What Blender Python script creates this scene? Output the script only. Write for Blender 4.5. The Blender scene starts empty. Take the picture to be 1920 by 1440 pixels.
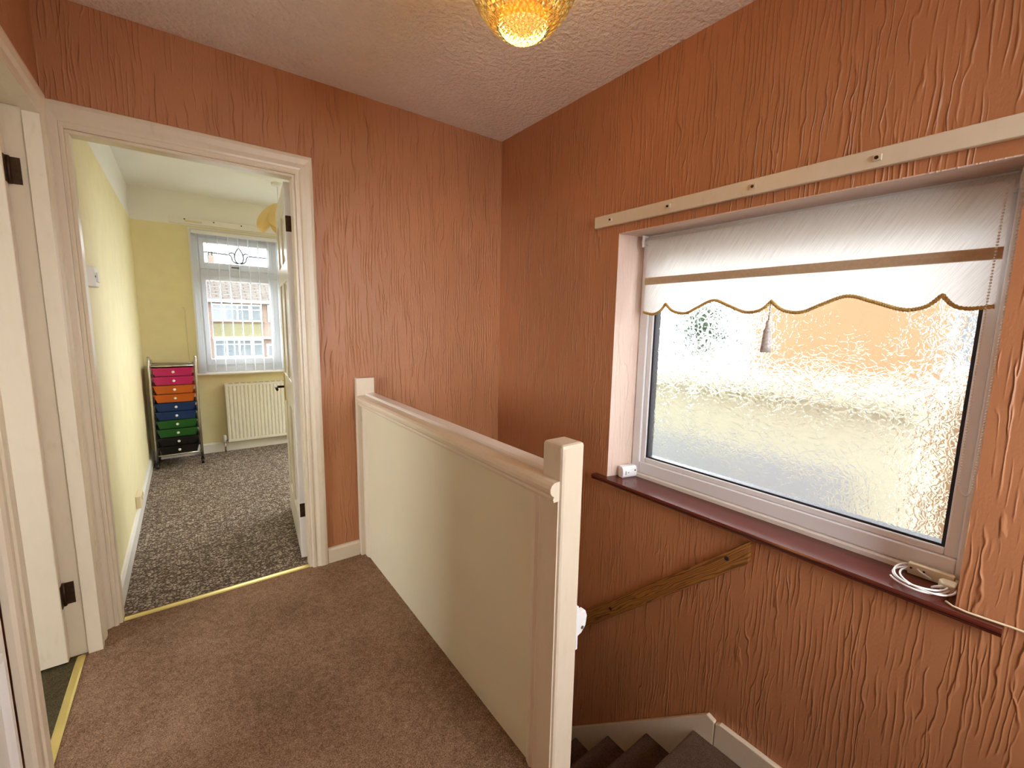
import bpy, bmesh, math, random
from mathutils import Vector, Matrix

random.seed(7)
SC = bpy.context.scene
COL = SC.collection

# ------------------------------------------------------------------ camera
yaw, pitch, roll = math.radians(-36.866), math.radians(-7.767), math.radians(1.06)
F = Vector((-math.sin(yaw) * math.cos(pitch), math.cos(yaw) * math.cos(pitch), math.sin(pitch)))
R0 = Vector((math.cos(yaw), math.sin(yaw), 0.0))
U0 = R0.cross(F)
RR = math.cos(roll) * R0 + math.sin(roll) * U0
UU = -math.sin(roll) * R0 + math.cos(roll) * U0
cam = bpy.data.cameras.new('camera')
cam.sensor_fit = 'HORIZONTAL'
cam.sensor_width = 36.0
cam.lens = 814.15 / 1920.0 * 36.0
cam.clip_start = 0.02
cam.clip_end = 400
camo = bpy.data.objects.new('camera', cam)
M = Matrix((RR, UU, -F)).transposed().to_4x4()
M.translation = Vector((0.342, -2.3615, 1.3013))
camo.matrix_world = M
COL.objects.link(camo)
SC.camera = camo

# ------------------------------------------------------------------ sky, sun, exposure
world = bpy.data.worlds.new('sky')
SC.world = world
world.use_nodes = True
wn = world.node_tree.nodes
bg = wn['Background']
bg.inputs['Color'].default_value = (0.93, 0.965, 1.0, 1)
bg.inputs['Strength'].default_value = 11.0
vs = SC.view_settings
vs.view_transform = 'Standard'
vs.look = 'None'
vs.gamma = 1.0
vs.use_curve_mapping = False
vs.exposure = 0.18
SC.cycles.adaptive_threshold = 0.025
SC.cycles.max_bounces = 9
SC.cycles.diffuse_bounces = 5
SC.cycles.glossy_bounces = 3
SC.cycles.transmission_bounces = 6
SC.cycles.transparent_max_bounces = 10
SC.cycles.sample_clamp_indirect = 20.0

# ------------------------------------------------------------------ materials
def lin(r, g, b):
    def c(v):
        v /= 255.0
        return v / 12.92 if v <= 0.04045 else ((v + 0.055) / 1.055) ** 2.4
    return (c(r), c(g), c(b), 1.0)

class NT:
    def __init__(self, name):
        self.m = bpy.data.materials.new(name)
        self.m.use_nodes = True
        self.t = self.m.node_tree
        self.n = self.t.nodes
        self.bsdf = self.n.get('Principled BSDF')
        self.out = self.n.get('Material Output')
    def add(self, typ, **kw):
        nd = self.n.new(typ)
        for k, v in kw.items():
            setattr(nd, k, v)
        return nd
    def link(self, a, b):
        self.t.links.new(a, b)
    def coords(self, scale=(1, 1, 1), rot=(0, 0, 0)):
        tc = self.add('ShaderNodeTexCoord')
        mp = self.add('ShaderNodeMapping')
        mp.inputs['Scale'].default_value = scale
        mp.inputs['Rotation'].default_value = rot
        self.link(tc.outputs['Object'], mp.inputs['Vector'])
        return mp.outputs['Vector']
    def noise(self, vec, scale, detail=3, rough=0.5):
        nd = self.add('ShaderNodeTexNoise')
        nd.inputs['Scale'].default_value = scale
        nd.inputs['Detail'].default_value = detail
        nd.inputs['Roughness'].default_value = rough
        self.link(vec, nd.inputs['Vector'])
        return nd.outputs['Fac']
    def voro(self, vec, scale, feature='DISTANCE_TO_EDGE', rnd=1.0):
        nd = self.add('ShaderNodeTexVoronoi', feature=feature)
        nd.inputs['Scale'].default_value = scale
        nd.inputs['Randomness'].default_value = rnd
        self.link(vec, nd.inputs['Vector'])
        return nd
    def ramp(self, fac, stops):
        nd = self.add('ShaderNodeValToRGB')
        el = nd.color_ramp.elements
        while len(el) < len(stops):
            el.new(0.5)
        for e, (p, c) in zip(el, stops):
            e.position = p
            e.color = c if len(c) == 4 else (*c, 1)
        self.link(fac, nd.inputs['Fac'])
        return nd.outputs['Color']
    def math(self, op, a, b=None, clamp=False):
        nd = self.add('ShaderNodeMath', operation=op, use_clamp=clamp)
        for i, v in enumerate((a, b)):
            if v is None:
                continue
            if isinstance(v, (int, float)):
                nd.inputs[i].default_value = v
            else:
                self.link(v, nd.inputs[i])
        return nd.outputs[0]
    def warp(self, vec, scale, amount):
        nz = self.add('ShaderNodeTexNoise')
        nz.inputs['Scale'].default_value = scale
        nz.inputs['Detail'].default_value = 2
        self.link(vec, nz.inputs['Vector'])
        sb = self.add('ShaderNodeVectorMath', operation='SUBTRACT')
        self.link(nz.outputs['Color'], sb.inputs[0])
        sb.inputs[1].default_value = (0.5, 0.5, 0.5)
        sc = self.add('ShaderNodeVectorMath', operation='SCALE')
        self.link(sb.outputs[0], sc.inputs[0])
        sc.inputs['Scale'].default_value = amount
        ad = self.add('ShaderNodeVectorMath', operation='ADD')
        self.link(vec, ad.inputs[0])
        self.link(sc.outputs[0], ad.inputs[1])
        return ad.outputs[0]
    def bump(self, h, strength=0.5, dist=0.01, to=None):
        bp = self.add('ShaderNodeBump')
        bp.inputs['Strength'].default_value = strength
        bp.inputs['Distance'].default_value = dist
        self.link(h, bp.inputs['Height'])
        self.link(bp.outputs['Normal'], (to or self.bsdf).inputs['Normal'])
        return bp
    def base(self, col, rough=0.5, metal=0.0, spec=0.5):
        b = self.bsdf.inputs
        if isinstance(col, tuple):
            b['Base Color'].default_value = col
        else:
            self.link(col, b['Base Color'])
        b['Roughness'].default_value = rough
        b['Metallic'].default_value = metal
        b['Specular IOR Level'].default_value = spec
        return self

def plain(name, col, rough=0.5, metal=0.0, var=0.05, scale=6.0, bump=0.0, bscale=60.0, spec=0.5, bdist=0.002):
    t = NT(name)
    v = t.coords()
    dark = tuple(c * (1 - var) for c in col[:3]) + (1,)
    lite = tuple(min(1, c * (1 + var)) for c in col[:3]) + (1,)
    t.base(t.ramp(t.noise(v, scale, 3), [(0.3, dark), (0.7, lite)]), rough, metal, spec)
    if bump:
        t.bump(t.noise(v, bscale, 3), bump, bdist)
    return t.m

def wallpaper(name, col, var=0.10, strength=0.95):
    t = NT(name)
    tc = t.add('ShaderNodeTexCoord')
    sp = t.add('ShaderNodeSeparateXYZ')
    t.link(tc.outputs['Object'], sp.inputs[0])
    hx = t.math('ADD', sp.outputs[0], sp.outputs[1])
    def crinkle(period, drift, zs, nscale, sharp, mscale, mlo):
        n1 = t.noise(t.coords((1, 1, zs)), nscale, 3, 0.55)
        ph = t.math('ADD', t.math('MULTIPLY', hx, 6.2832 / period), t.math('MULTIPLY', n1, drift))
        sn = t.math('ADD', t.math('MULTIPLY', t.math('SINE', ph), 0.5), 0.5)
        rd = t.math('POWER', sn, sharp)
        mk = t.math('MULTIPLY', t.math('SUBTRACT', t.noise(t.coords((1, 1, 0.22)), mscale, 2), mlo), 6.0, True)
        return t.math('MULTIPLY', rd, mk)
    r1 = crinkle(0.030, 26.0, 0.30, 9.0, 16.0, 19.0, 0.48)
    r2 = crinkle(0.016, 22.0, 0.22, 13.0, 5.0, 26.0, 0.44)
    grain = t.noise(t.coords((1, 1, 0.5)), 170.0, 2)
    h = t.math('ADD', r1, t.math('ADD', t.math('MULTIPLY', r2, 0.6), t.math('MULTIPLY', grain, 0.16)))
    big = t.noise(t.coords((1, 1, 0.5)), 2.2, 3)
    dk = tuple(c * (1 - var) for c in col[:3]) + (1,)
    lt = tuple(min(1, c * (1 + var)) for c in col[:3]) + (1,)
    t.base(t.ramp(big, [(0.3, dk), (0.7, lt)]), 0.42, 0, 0.45)
    t.bump(h, strength, 0.0041)
    return t.m

def carpet(name, c1, c2, c3, scale=330.0, patch=3.0, bstr=0.6):
    t = NT(name)
    v = t.coords()
    n1 = t.noise(v, scale, 2, 0.7)
    n2 = t.noise(v, patch, 4)
    n3 = t.noise(v, 42.0, 3)
    f = t.math('ADD', t.math('MULTIPLY', n1, 0.66), t.math('ADD', t.math('MULTIPLY', n2, 0.20), t.math('MULTIPLY', n3, 0.14)))
    t.base(t.ramp(f, [(0.36, c1), (0.5, c2), (0.64, c3)]), 0.95, 0, 0.1)
    t.bump(t.math('ADD', n1, t.math('MULTIPLY', n3, 0.6)), bstr, 0.004)
    return t.m

def tweed(name):
    t = NT(name)
    v = t.warp(t.coords((1.0, 1.55, 1.0)), 30.0, 0.006)
    vo = t.voro(v, 64.0, 'F1')
    cellcol = t.add('ShaderNodeSeparateColor')
    t.link(vo.outputs['Color'], cellcol.inputs[0])
    d = t.voro(v, 64.0).outputs['Distance']
    edge = t.math('MULTIPLY', d, 5.5, True)
    n = t.noise(t.coords(), 260.0, 2)
    f = t.math('MULTIPLY', edge, t.math('ADD', t.math('MULTIPLY', cellcol.outputs[0], 0.75), t.math('MULTIPLY', n, 0.4)))
    t.base(t.ramp(f, [(0.05, lin(86, 71, 60)), (0.36, lin(140, 122, 106)), (0.85, lin(206, 192, 175))]), 0.95, 0, 0.1)
    t.bump(edge, 0.8, 0.006)
    return t.m

def wood(name, c1, c2, along, across, rough=0.4, stretch=1.3, fine=16.0):
    t = NT(name)
    tc = t.add('ShaderNodeTexCoord')
    def dot(v):
        nd = t.add('ShaderNodeVectorMath', operation='DOT_PRODUCT')
        t.link(tc.outputs['Object'], nd.inputs[0]); nd.inputs[1].default_value = v
        return nd.outputs['Value']
    cb = t.add('ShaderNodeCombineXYZ')
    t.link(t.math('MULTIPLY', dot(along), stretch), cb.inputs[0])
    t.link(t.math('MULTIPLY', dot(across), fine), cb.inputs[1])
    w = t.warp(cb.outputs[0], 1.6, 0.9)
    wv = t.add('ShaderNodeTexWave', wave_type='BANDS', bands_direction='Y')
    wv.inputs['Scale'].default_value = 1.6
    wv.inputs['Distortion'].default_value = 2.0
    wv.inputs['Detail'].default_value = 3
    t.link(w, wv.inputs['Vector'])
    t.base(t.ramp(wv.outputs['Fac'], [(0.05, c1), (0.6, c2)]), rough)
    return t.m

def brick(name, c1, c2, mortar, scale=1.0, rot=(math.radians(90), 0, 0)):
    t = NT(name)
    v = t.coords((1, 1, 1), rot)
    b = t.add('ShaderNodeTexBrick')
    b.inputs['Color1'].default_value = c1
    b.inputs['Color2'].default_value = c2
    b.inputs['Mortar'].default_value = mortar
    b.inputs['Scale'].default_value = scale
    b.inputs['Mortar Size'].default_value = 0.012
    b.inputs['Brick Width'].default_value = 0.225
    b.inputs['Row Height'].default_value = 0.075
    t.link(v, b.inputs['Vector'])
    t.base(b.outputs['Color'], 0.85)
    return t.m

MAT = {}
MAT['wall'] = wallpaper('terracotta_wallpaper', lin(182, 123, 83))
MAT['reveal'] = wallpaper('pale_reveal_paper', lin(222, 196, 180), 0.04, 0.6)
MAT['ceiling'] = plain('artex_ceiling', lin(250, 242, 236), 0.9, var=0.03, bump=1.0, bscale=48.0, spec=0.1, bdist=0.016)
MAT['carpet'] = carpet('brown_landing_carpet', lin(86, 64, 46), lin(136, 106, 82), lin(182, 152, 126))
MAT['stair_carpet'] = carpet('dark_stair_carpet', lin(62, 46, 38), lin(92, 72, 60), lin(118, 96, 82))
MAT['olive_carpet'] = carpet('olive_carpet', lin(52, 46, 30), lin(84, 76, 52), lin(112, 104, 78))
MAT['tweed'] = tweed('tweed_bedroom_carpet')
def worn_paint(name, col, stain, amount=0.5):
    t = NT(name)
    v = t.coords()
    n = t.noise(v, 5.0, 6, 0.65)
    m = t.noise(t.coords((1, 1, 0.25)), 60.0, 3)
    f = t.math('MULTIPLY', n, m)
    t.base(t.ramp(f, [(0.10, col), (0.34, tuple(c * .96 for c in col[:3]) + (1,)), (min(1.0, 0.42 + 0.3 / max(amount, .01)), stain)]), 0.3, 0, 0.5)
    t.bump(t.noise(t.coords((1, 1, 0.1)), 90.0, 2), 0.12, 0.002)
    return t.m
MAT['paint'] = worn_paint('cream_gloss_paint', lin(228, 214, 188), lin(186, 150, 116))
MAT['worn'] = worn_paint('worn_gloss_paint', lin(230, 215, 190), lin(166, 126, 94), 0.8)
MAT['panel'] = plain('ivory_panel_paint', lin(226, 216, 186), 0.42, var=0.015)
MAT['white_paint'] = plain('white_gloss_paint', lin(240, 236, 228), 0.28, var=0.015)
MAT['yellow_wall'] = plain('yellow_wall_paint', lin(236, 224, 176), 0.7, var=0.03, scale=9, bump=0.15)
MAT['white_wall'] = plain('white_wall_paint', lin(242, 240, 234), 0.8, var=0.01)
MAT['grey_wall'] = plain('plain_white_wall', lin(232, 228, 218), 0.85, var=0.02)
MAT['upvc'] = plain('white_upvc', lin(236, 236, 238), 0.3, var=0.01)
MAT['upvc_warm'] = plain('aged_white_upvc', lin(234, 228, 218), 0.35, var=0.02)
MAT['gasket'] = plain('black_gasket', lin(30, 34, 44), 0.5)
MAT['sill'] = wood('mahogany_sill', lin(74, 26, 18), lin(92, 34, 24), (0, 1, 0), (1, 0, 0), 0.20, 1.0, 40.0)
MAT['pine'] = wood('stained_pine', lin(112, 68, 28), lin(166, 112, 54), (0, 0.729, -0.685), (0, 0.685, 0.729), 0.5, 3.0, 24.0)
MAT['brass'] = plain('brass', lin(226, 208, 130), 0.4, 0.7, var=0.1)
MAT['bronze'] = plain('dark_bronze', lin(74, 54, 38), 0.45, 0.7, var=0.25, scale=60)
MAT['chrome'] = plain('chrome_tube', lin(196, 190, 180), 0.22, 0.95, var=0.03)
MAT['steel'] = plain('dull_steel', lin(130, 122, 112), 0.4, 0.8)
MAT['plastic'] = plain('white_plastic', lin(238, 238, 236), 0.35, var=0.01)
MAT['ivory_plastic'] = plain('ivory_plastic', lin(226, 212, 178), 0.4)
MAT['dark_plastic'] = plain('dark_plastic', lin(26, 26, 28), 0.4)
MAT['gold_braid'] = plain('gold_braid', lin(206, 172, 100), 0.7, var=0.25, scale=300, bump=0.6, bscale=500)
MAT['silk'] = plain('silver_tassel_silk', lin(198, 192, 186), 0.4, var=0.3, scale=140)
MAT['hem'] = plain('hem_lath_shadow', lin(196, 172, 142), 0.8, var=0.08, scale=80)  # brownish shadow of the lath put into the pocket colour
MAT['radiator'] = plain('radiator_enamel', lin(238, 232, 216), 0.3, var=0.01)
MAT['lead'] = plain('lead_came', lin(120, 124, 132), 0.5, 0.4)
MAT['blind_slat'] = None
for nm, c in dict(pink=(196, 34, 102), orange=(200, 98, 20), blue=(14, 48, 102), green=(28, 90, 28), black=(9, 9, 11)).items():
    MAT[nm] = plain(nm + '_drawer_plastic', lin(*c), 0.28, var=0.06)

def fabric():
    t = NT('ivory_slub_blind_fabric')
    v = t.coords((1, 1, 1), (math.radians(58), 0, 0))
    mp = t.add('ShaderNodeMapping')
    mp.inputs['Scale'].default_value = (60, 9, 420)
    t.link(v, mp.inputs['Vector'])
    n = t.noise(mp.outputs['Vector'], 1.0, 3, 0.6)
    c = t.ramp(n, [(0.36, lin(234, 232, 228)), (0.56, lin(250, 249, 246))])
    d = t.add('ShaderNodeBsdfDiffuse')
    tr = t.add('ShaderNodeBsdfTranslucent')
    t.link(c, d.inputs['Color'])
    t.link(c, tr.inputs['Color'])
    mx = t.add('ShaderNodeMixShader')
    mx.inputs[0].default_value = 0.58
    t.link(d.outputs[0], mx.inputs[1])
    t.link(tr.outputs[0], mx.inputs[2])
    t.link(mx.outputs[0], t.out.inputs['Surface'])
    t.bump(n, 0.3, 0.002, d)
    return t.m
MAT['fabric'] = fabric()

def slat_mat():
    t = NT('sheer_vertical_slat')
    d = t.add('ShaderNodeBsdfDiffuse')
    d.inputs['Color'].default_value = lin(240, 242, 246)
    tr = t.add('ShaderNodeBsdfTranslucent')
    tr.inputs['Color'].default_value = lin(240, 242, 246)
    mx = t.add('ShaderNodeMixShader')
    mx.inputs[0].default_value = 0.7
    t.link(d.outputs[0], mx.inputs[1])
    t.link(tr.outputs[0], mx.inputs[2])
    t.link(mx.outputs[0], t.out.inputs['Surface'])
    return t.m
MAT['blind_slat'] = slat_mat()

def obscure_glass():
    t = NT('floral_obscure_glass')
    g = t.add('ShaderNodeBsdfGlass')
    g.inputs['IOR'].default_value = 1.38
    g.inputs['Roughness'].default_value = 0.085
    g.inputs['Color'].default_value = (0.97, 0.975, 0.97, 1)
    w = t.warp(t.coords(), 26.0, 0.020)
    w = t.warp(w, 80.0, 0.006)
    d = t.voro(w, 46.0).outputs['Distance']
    e = t.math('SUBTRACT', 1.0, t.math('MULTIPLY', d, 9.0, True), True)
    d2 = t.voro(t.warp(t.coords(), 30.0, 0.03), 24.0).outputs['Distance']
    e2 = t.math('SUBTRACT', 1.0, t.math('MULTIPLY', d2, 12.0, True), True)
    mask = t.math('ADD', 0.35, t.math('MULTIPLY', t.math('SUBTRACT', t.noise(t.coords(), 14.0, 2), 0.4), 3.0, True))
    h = t.math('ADD', t.math('MULTIPLY', e, mask), t.math('MULTIPLY', e2, 0.5))
    t.bump(h, 0.45, 0.0013, g)
    t.link(g.outputs[0], t.out.inputs['Surface'])
    return t.m
MAT['obscure'] = obscure_glass()

def clear_glass(name, tint=(0.96, 0.98, 0.98, 1), gloss=0.06):
    t = NT(name)
    tr = t.add('ShaderNodeBsdfTransparent')
    tr.inputs['Color'].default_value = tint
    gl = t.add('ShaderNodeBsdfGlossy')
    gl.inputs['Roughness'].default_value = 0.03
    mx = t.add('ShaderNodeMixShader')
    mx.inputs[0].default_value = gloss
    t.link(tr.outputs[0], mx.inputs[1])
    t.link(gl.outputs[0], mx.inputs[2])
    t.link(mx.outputs[0], t.out.inputs['Surface'])
    return t.m
MAT['glass'] = clear_glass('clear_window_glass')
MAT['house_glass'] = plain('reflecting_house_glass', lin(92, 98, 102), 0.08, 0.0, var=0.1, scale=1.0)

def amber_glass():
    t = NT('amber_cut_glass')
    tc = t.add('ShaderNodeTexCoord')
    sp = t.add('ShaderNodeSeparateXYZ')
    t.link(tc.outputs['Object'], sp.inputs[0])
    an = t.math('ARCTAN2', sp.outputs[1], sp.outputs[0])
    n = t.noise(t.coords((1, 1, 1)), 40.0, 2)
    def cut(k, m):
        ph = t.math('ADD', t.math('MULTIPLY', an, k), t.math('ADD', t.math('MULTIPLY', sp.outputs[2], m), t.math('MULTIPLY', n, 2.0)))
        return t.math('POWER', t.math('ABSOLUTE', t.math('SINE', ph)), 4.0)
    f = t.math('MAXIMUM', cut(14.0, 150.0), cut(14.0, -150.0))
    col = t.ramp(f, [(0.15, (0.98, 0.80, 0.40, 1)), (0.9, (0.85, 0.50, 0.13, 1))])
    tr = t.add('ShaderNodeBsdfTransparent')
    tl = t.add('ShaderNodeBsdfTranslucent')
    t.link(col, tr.inputs['Color']); t.link(col, tl.inputs['Color'])
    gl = t.add('ShaderNodeBsdfGlossy')
    gl.inputs['Roughness'].default_value = 0.06
    a = t.add('ShaderNodeMixShader')
    a.inputs[0].default_value = 0.07
    t.link(tr.outputs[0], a.inputs[1])
    t.link(tl.outputs[0], a.inputs[2])
    fr = t.add('ShaderNodeFresnel')
    fr.inputs['IOR'].default_value = 1.6
    b = t.add('ShaderNodeMixShader')
    t.link(fr.outputs[0], b.inputs[0])
    t.link(a.outputs[0], b.inputs[1])
    t.link(gl.outputs[0], b.inputs[2])
    bp = t.bump(f, 0.6, 0.004, gl)
    t.link(bp.outputs['Normal'], fr.inputs['Normal'])
    t.link(b.outputs[0], t.out.inputs['Surface'])
    return t.m
MAT['amber'] = amber_glass()

def emit(name, col, s):
    t = NT(name)
    e = t.add('ShaderNodeEmission')
    e.inputs['Color'].default_value = col
    e.inputs['Strength'].default_value = s
    t.link(e.outputs[0], t.out.inputs['Surface'])
    return t.m
MAT['bulb'] = emit('lit_bulb', (1.0, 0.86, 0.55, 1), 2.2)
MAT['shade'] = plain('yellow_paper_shade', lin(238, 208, 146), 0.8, var=0.05)
MAT['brick_red'] = brick('pale_red_brick', lin(108, 84, 72), lin(98, 74, 62), lin(112, 104, 96))
MAT['brick_orange'] = brick('orange_brick', lin(124, 82, 50), lin(116, 74, 44), lin(120, 92, 64), rot=(math.radians(90), 0, math.radians(90)))
MAT['render'] = plain('cream_render', lin(146, 147, 132), 0.9, var=0.03)
MAT['tile_hang'] = brick('buff_hung_tile', lin(104, 100, 72), lin(96, 91, 64), lin(70, 66, 46))
MAT['roof'] = brick('brown_roof_tile', lin(82, 72, 64), lin(72, 60, 52), lin(30, 26, 23), 0.3, (0, 0, 0))
MAT['grey_door'] = plain('pale_blue_grey_door', lin(118, 124, 130), 0.5)
MAT['leaf'] = plain('dark_foliage', lin(60, 78, 54), 0.9, var=0.4, scale=4)
MAT['bark'] = plain('tree_bark', lin(92, 74, 58), 0.9, var=0.2)
MAT['ground'] = plain('pale_ground', lin(104, 102, 98), 0.95, var=0.12, scale=0.6)

# ------------------------------------------------------------------ mesh builder
class MB:
    def __init__(self):
        self.v, self.f, self.mi, self.sm = [], [], [], []
        self.cur = 0
    def face(self, idx, smooth=False):
        self.f.append(tuple(idx)); self.mi.append(self.cur); self.sm.append(smooth)
    def box(self, x0, x1, y0, y1, z0, z1):
        x0, x1 = min(x0, x1), max(x0, x1); y0, y1 = min(y0, y1), max(y0, y1); z0, z1 = min(z0, z1), max(z0, z1)
        b = len(self.v)
        self.v += [(x0, y0, z0), (x1, y0, z0), (x1, y1, z0), (x0, y1, z0), (x0, y0, z1), (x1, y0, z1), (x1, y1, z1), (x0, y1, z1)]
        for q in ((0, 3, 2, 1), (4, 5, 6, 7), (0, 1, 5, 4), (1, 2, 6, 5), (2, 3, 7, 6), (3, 0, 4, 7)):
            self.face([b + i for i in q])
        return self
    def prism(self, prof, axis, a0, a1, smooth=False):
        # prof: 2D loop in the two other axes, in order (x,y,z without axis)
        n = len(prof); b = len(self.v)
        for a in (a0, a1):
            for p in prof:
                c = list(p); c.insert(axis, a); self.v.append(tuple(c))
        for i in range(n):
            j = (i + 1) % n
            self.face([b + i, b + j, b + n + j, b + n + i], smooth)
        self.face([b + i for i in reversed(range(n))]); self.face([b + n + i for i in range(n)])
        return self
    def loft(self, rings, closed_ring=True, caps=True, smooth=True, closed_path=False):
        b = len(self.v); n = len(rings[0]); k = len(rings)
        for r in rings:
            self.v += [tuple(p) for p in r]
        for i in range(k if closed_path else k - 1):
            i2 = (i + 1) % k
            for j in range(n if closed_ring else n - 1):
                j2 = (j + 1) % n
                self.face([b + i * n + j, b + i * n + j2, b + i2 * n + j2, b + i2 * n + j], smooth)
        if caps and closed_ring and not closed_path:
            self.face([b + j for j in reversed(range(n))]); self.face([b + (k - 1) * n + j for j in range(n)])
        return self
    def tube(self, pts, r, n=8, closed=False):
        pts = [Vector(p) for p in pts]; k = len(pts); rings = []
        prev = None
        for i, p in enumerate(pts):
            if closed:
                d = pts[(i + 1) % k] - pts[i - 1]
            else:
                d = pts[min(i + 1, k - 1)] - pts[max(i - 1, 0)]
            d.normalize()
            if prev is None:
                a = d.orthogonal().normalized()
            else:
                a = (prev - d * prev.dot(d))
                a = a.normalized() if a.length > 1e-6 else d.orthogonal().normalized()
            prev = a
            c = d.cross(a)
            rr = r[i] if isinstance(r, (list, tuple)) else r
            rings.append([p + rr * (math.cos(t) * a + math.sin(t) * c) for t in (2 * math.pi * j / n for j in range(n))])
        return self.loft(rings, closed_path=closed)
    def lathe(self, prof, cx, cy, n=32, caps=False, mod=None):
        rings = []
        for (r, z) in prof:
            rings.append([(cx + (r + (mod(t, z) if mod else 0)) * math.cos(t), cy + (r + (mod(t, z) if mod else 0)) * math.sin(t), z) for t in (2 * math.pi * j / n for j in range(n))])
        return self.loft(rings, caps=caps)
    def cyl(self, p0, p1, r, n=16):
        return self.tube([p0, p1], r, n)
    def ball(self, c, r, n=8, m=6):
        rings = []
        for i in range(m + 1):
            a = math.pi * (i / m) * 0.998 + 0.003
            rings.append([(c[0] + r * math.sin(a) * math.cos(t), c[1] + r * math.sin(a) * math.sin(t), c[2] - r * math.cos(a)) for t in (2 * math.pi * j / n for j in range(n))])
        return self.loft(rings)
    def xf(self, fn, start=0):
        self.v = self.v[:start] + [tuple(fn(Vector(p))) for p in self.v[start:]]
        return self

ORI = {}
def obj(name, mb, mat, parent=None, label=None, cat=None, group=None, kind=None, bevel=0.0, origin=None):
    xs, ys, zs = zip(*mb.v)
    o0 = Vector(origin) if origin else Vector(((min(xs) + max(xs)) / 2, (min(ys) + max(ys)) / 2, min(zs)))
    me = bpy.data.meshes.new(name)
    me.from_pydata([tuple(Vector(p) - o0) for p in mb.v], [], mb.f)
    mats = mat if isinstance(mat, (list, tuple)) else [mat]
    for m in mats:
        me.materials.append(MAT[m] if isinstance(m, str) else m)
    me.polygons.foreach_set('material_index', mb.mi)
    me.polygons.foreach_set('use_smooth', mb.sm)
    bm = bmesh.new(); bm.from_mesh(me)
    bmesh.ops.recalc_face_normals(bm, faces=bm.faces)
    bm.to_mesh(me); bm.free()
    me.update()
    o = bpy.data.objects.new(name, me)
    COL.objects.link(o)
    if parent:
        o.parent = parent
        o.location = o0 - ORI[parent.name]
    else:
        o.location = o0
    ORI[o.name] = o0
    if bevel:
        bv = o.modifiers.new('bevel', 'BEVEL'); bv.width = bevel; bv.segments = 2; bv.limit_method = 'ANGLE'; bv.angle_limit = math.radians(40)
    tag(o, label, cat, group, kind)
    return o
def tag(o, label=None, cat=None, group=None, kind=None):
    if label: o['label'] = label
    if cat: o['category'] = cat
    if group: o['group'] = group
    if kind: o['kind'] = kind
def thing(name, loc, label, cat, group=None, kind=None):
    o = bpy.data.objects.new(name, None)
    COL.objects.link(o); o.location = loc; o.empty_display_size = 0.1
    ORI[o.name] = Vector(loc)
    tag(o, label, cat, group, kind)
    return o
def S(name, mb, mat, label, cat, bevel=0.0):
    return obj(name, mb, mat, None, label, cat, None, 'structure', bevel)

# ------------------------------------------------------------------ key dimensions
W, H = 2.0, 2.43
XL = -0.02                      # left wall face
DL, DR, DH = 0.032, 0.803, 1.985  # bedroom doorway
BX, BY = 0.02, 2.72             # bedroom left wall, back wall
NX, NY = 1.076, -1.6            # newel near left corner

# ------------------------------------------------------------------ shell
m = MB().box(-0.066, 1.15, -3.4, 0.05, -0.22, 0.0)
S('floor', m, 'carpet', 'brown cut pile carpet covering the upstairs landing', 'floor')
m = MB().box(-0.12, 2.5, 0.05, 2.95, -0.22, 0.0)
S('floor_bedroom', m, 'tweed', 'brown and cream tweed loop carpet in the bedroom', 'floor')
m = MB().box(-3.2, -0.066, -3.4, 0.2, -0.22, -0.001)
S('floor_side_room', m, 'olive_carpet', 'dark olive carpet behind the open side door', 'floor')
m = MB().box(-3.3, 2.3, -3.5, 0.1, H, H + 0.15)
S('ceiling', m, 'ceiling', 'stippled off-white plaster ceiling over the landing', 'ceiling')
m = MB().box(-0.15, 2.6, 0.1, 3.0, 2.425, H + 0.15)
S('ceiling_bedroom', m, 'white_wall', 'smooth white ceiling of the bedroom', 'ceiling')

# far wall with bedroom doorway; below floor level it stops above the stairs
m = MB()
m.box(XL - 0.1, DL - 0.025, 0, 0.1, -0.22, H)
m.box(DL - 0.025, DR + 0.025, 0, 0.1, DH + 0.025, H)
m.box(DR + 0.025, W + 0.28, 0, 0.1, -0.45, H)
S('wall_far', m, 'wall', 'terracotta embossed wallpaper wall around the bedroom doorway', 'wall')
# right wall with the landing window
wy0, wy1, wz0, wz1 = -2.215, -0.965, 0.535, 1.735
m = MB()
m.box(W, W + 0.28, wy1, 0.0, -2.7, H)
m.box(W, W + 0.28, -3.5, wy0, -2.7, H)
m.box(W, W + 0.28, wy0, wy1, -2.7, wz0)
m.box(W, W + 0.28, wy0, wy1, wz1, H)
S('wall_right', m, 'wall', 'terracotta embossed wallpaper wall with the obscure glass window', 'wall')
m = MB()
m.prism([(W + 0.0005, wy1), (W + 0.15, -1.002), (W + 0.27, -1.002), (W + 0.27, wy1)], 2, wz0 + 0.016, wz1)
m.box(W + 0.0005, W + 0.15, wy0, -0.97, wz1 - 0.004, wz1)
S('trim_window_reveal', m, 'reveal', 'pale papered reveal lining of the landing window', 'trim')
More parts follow.
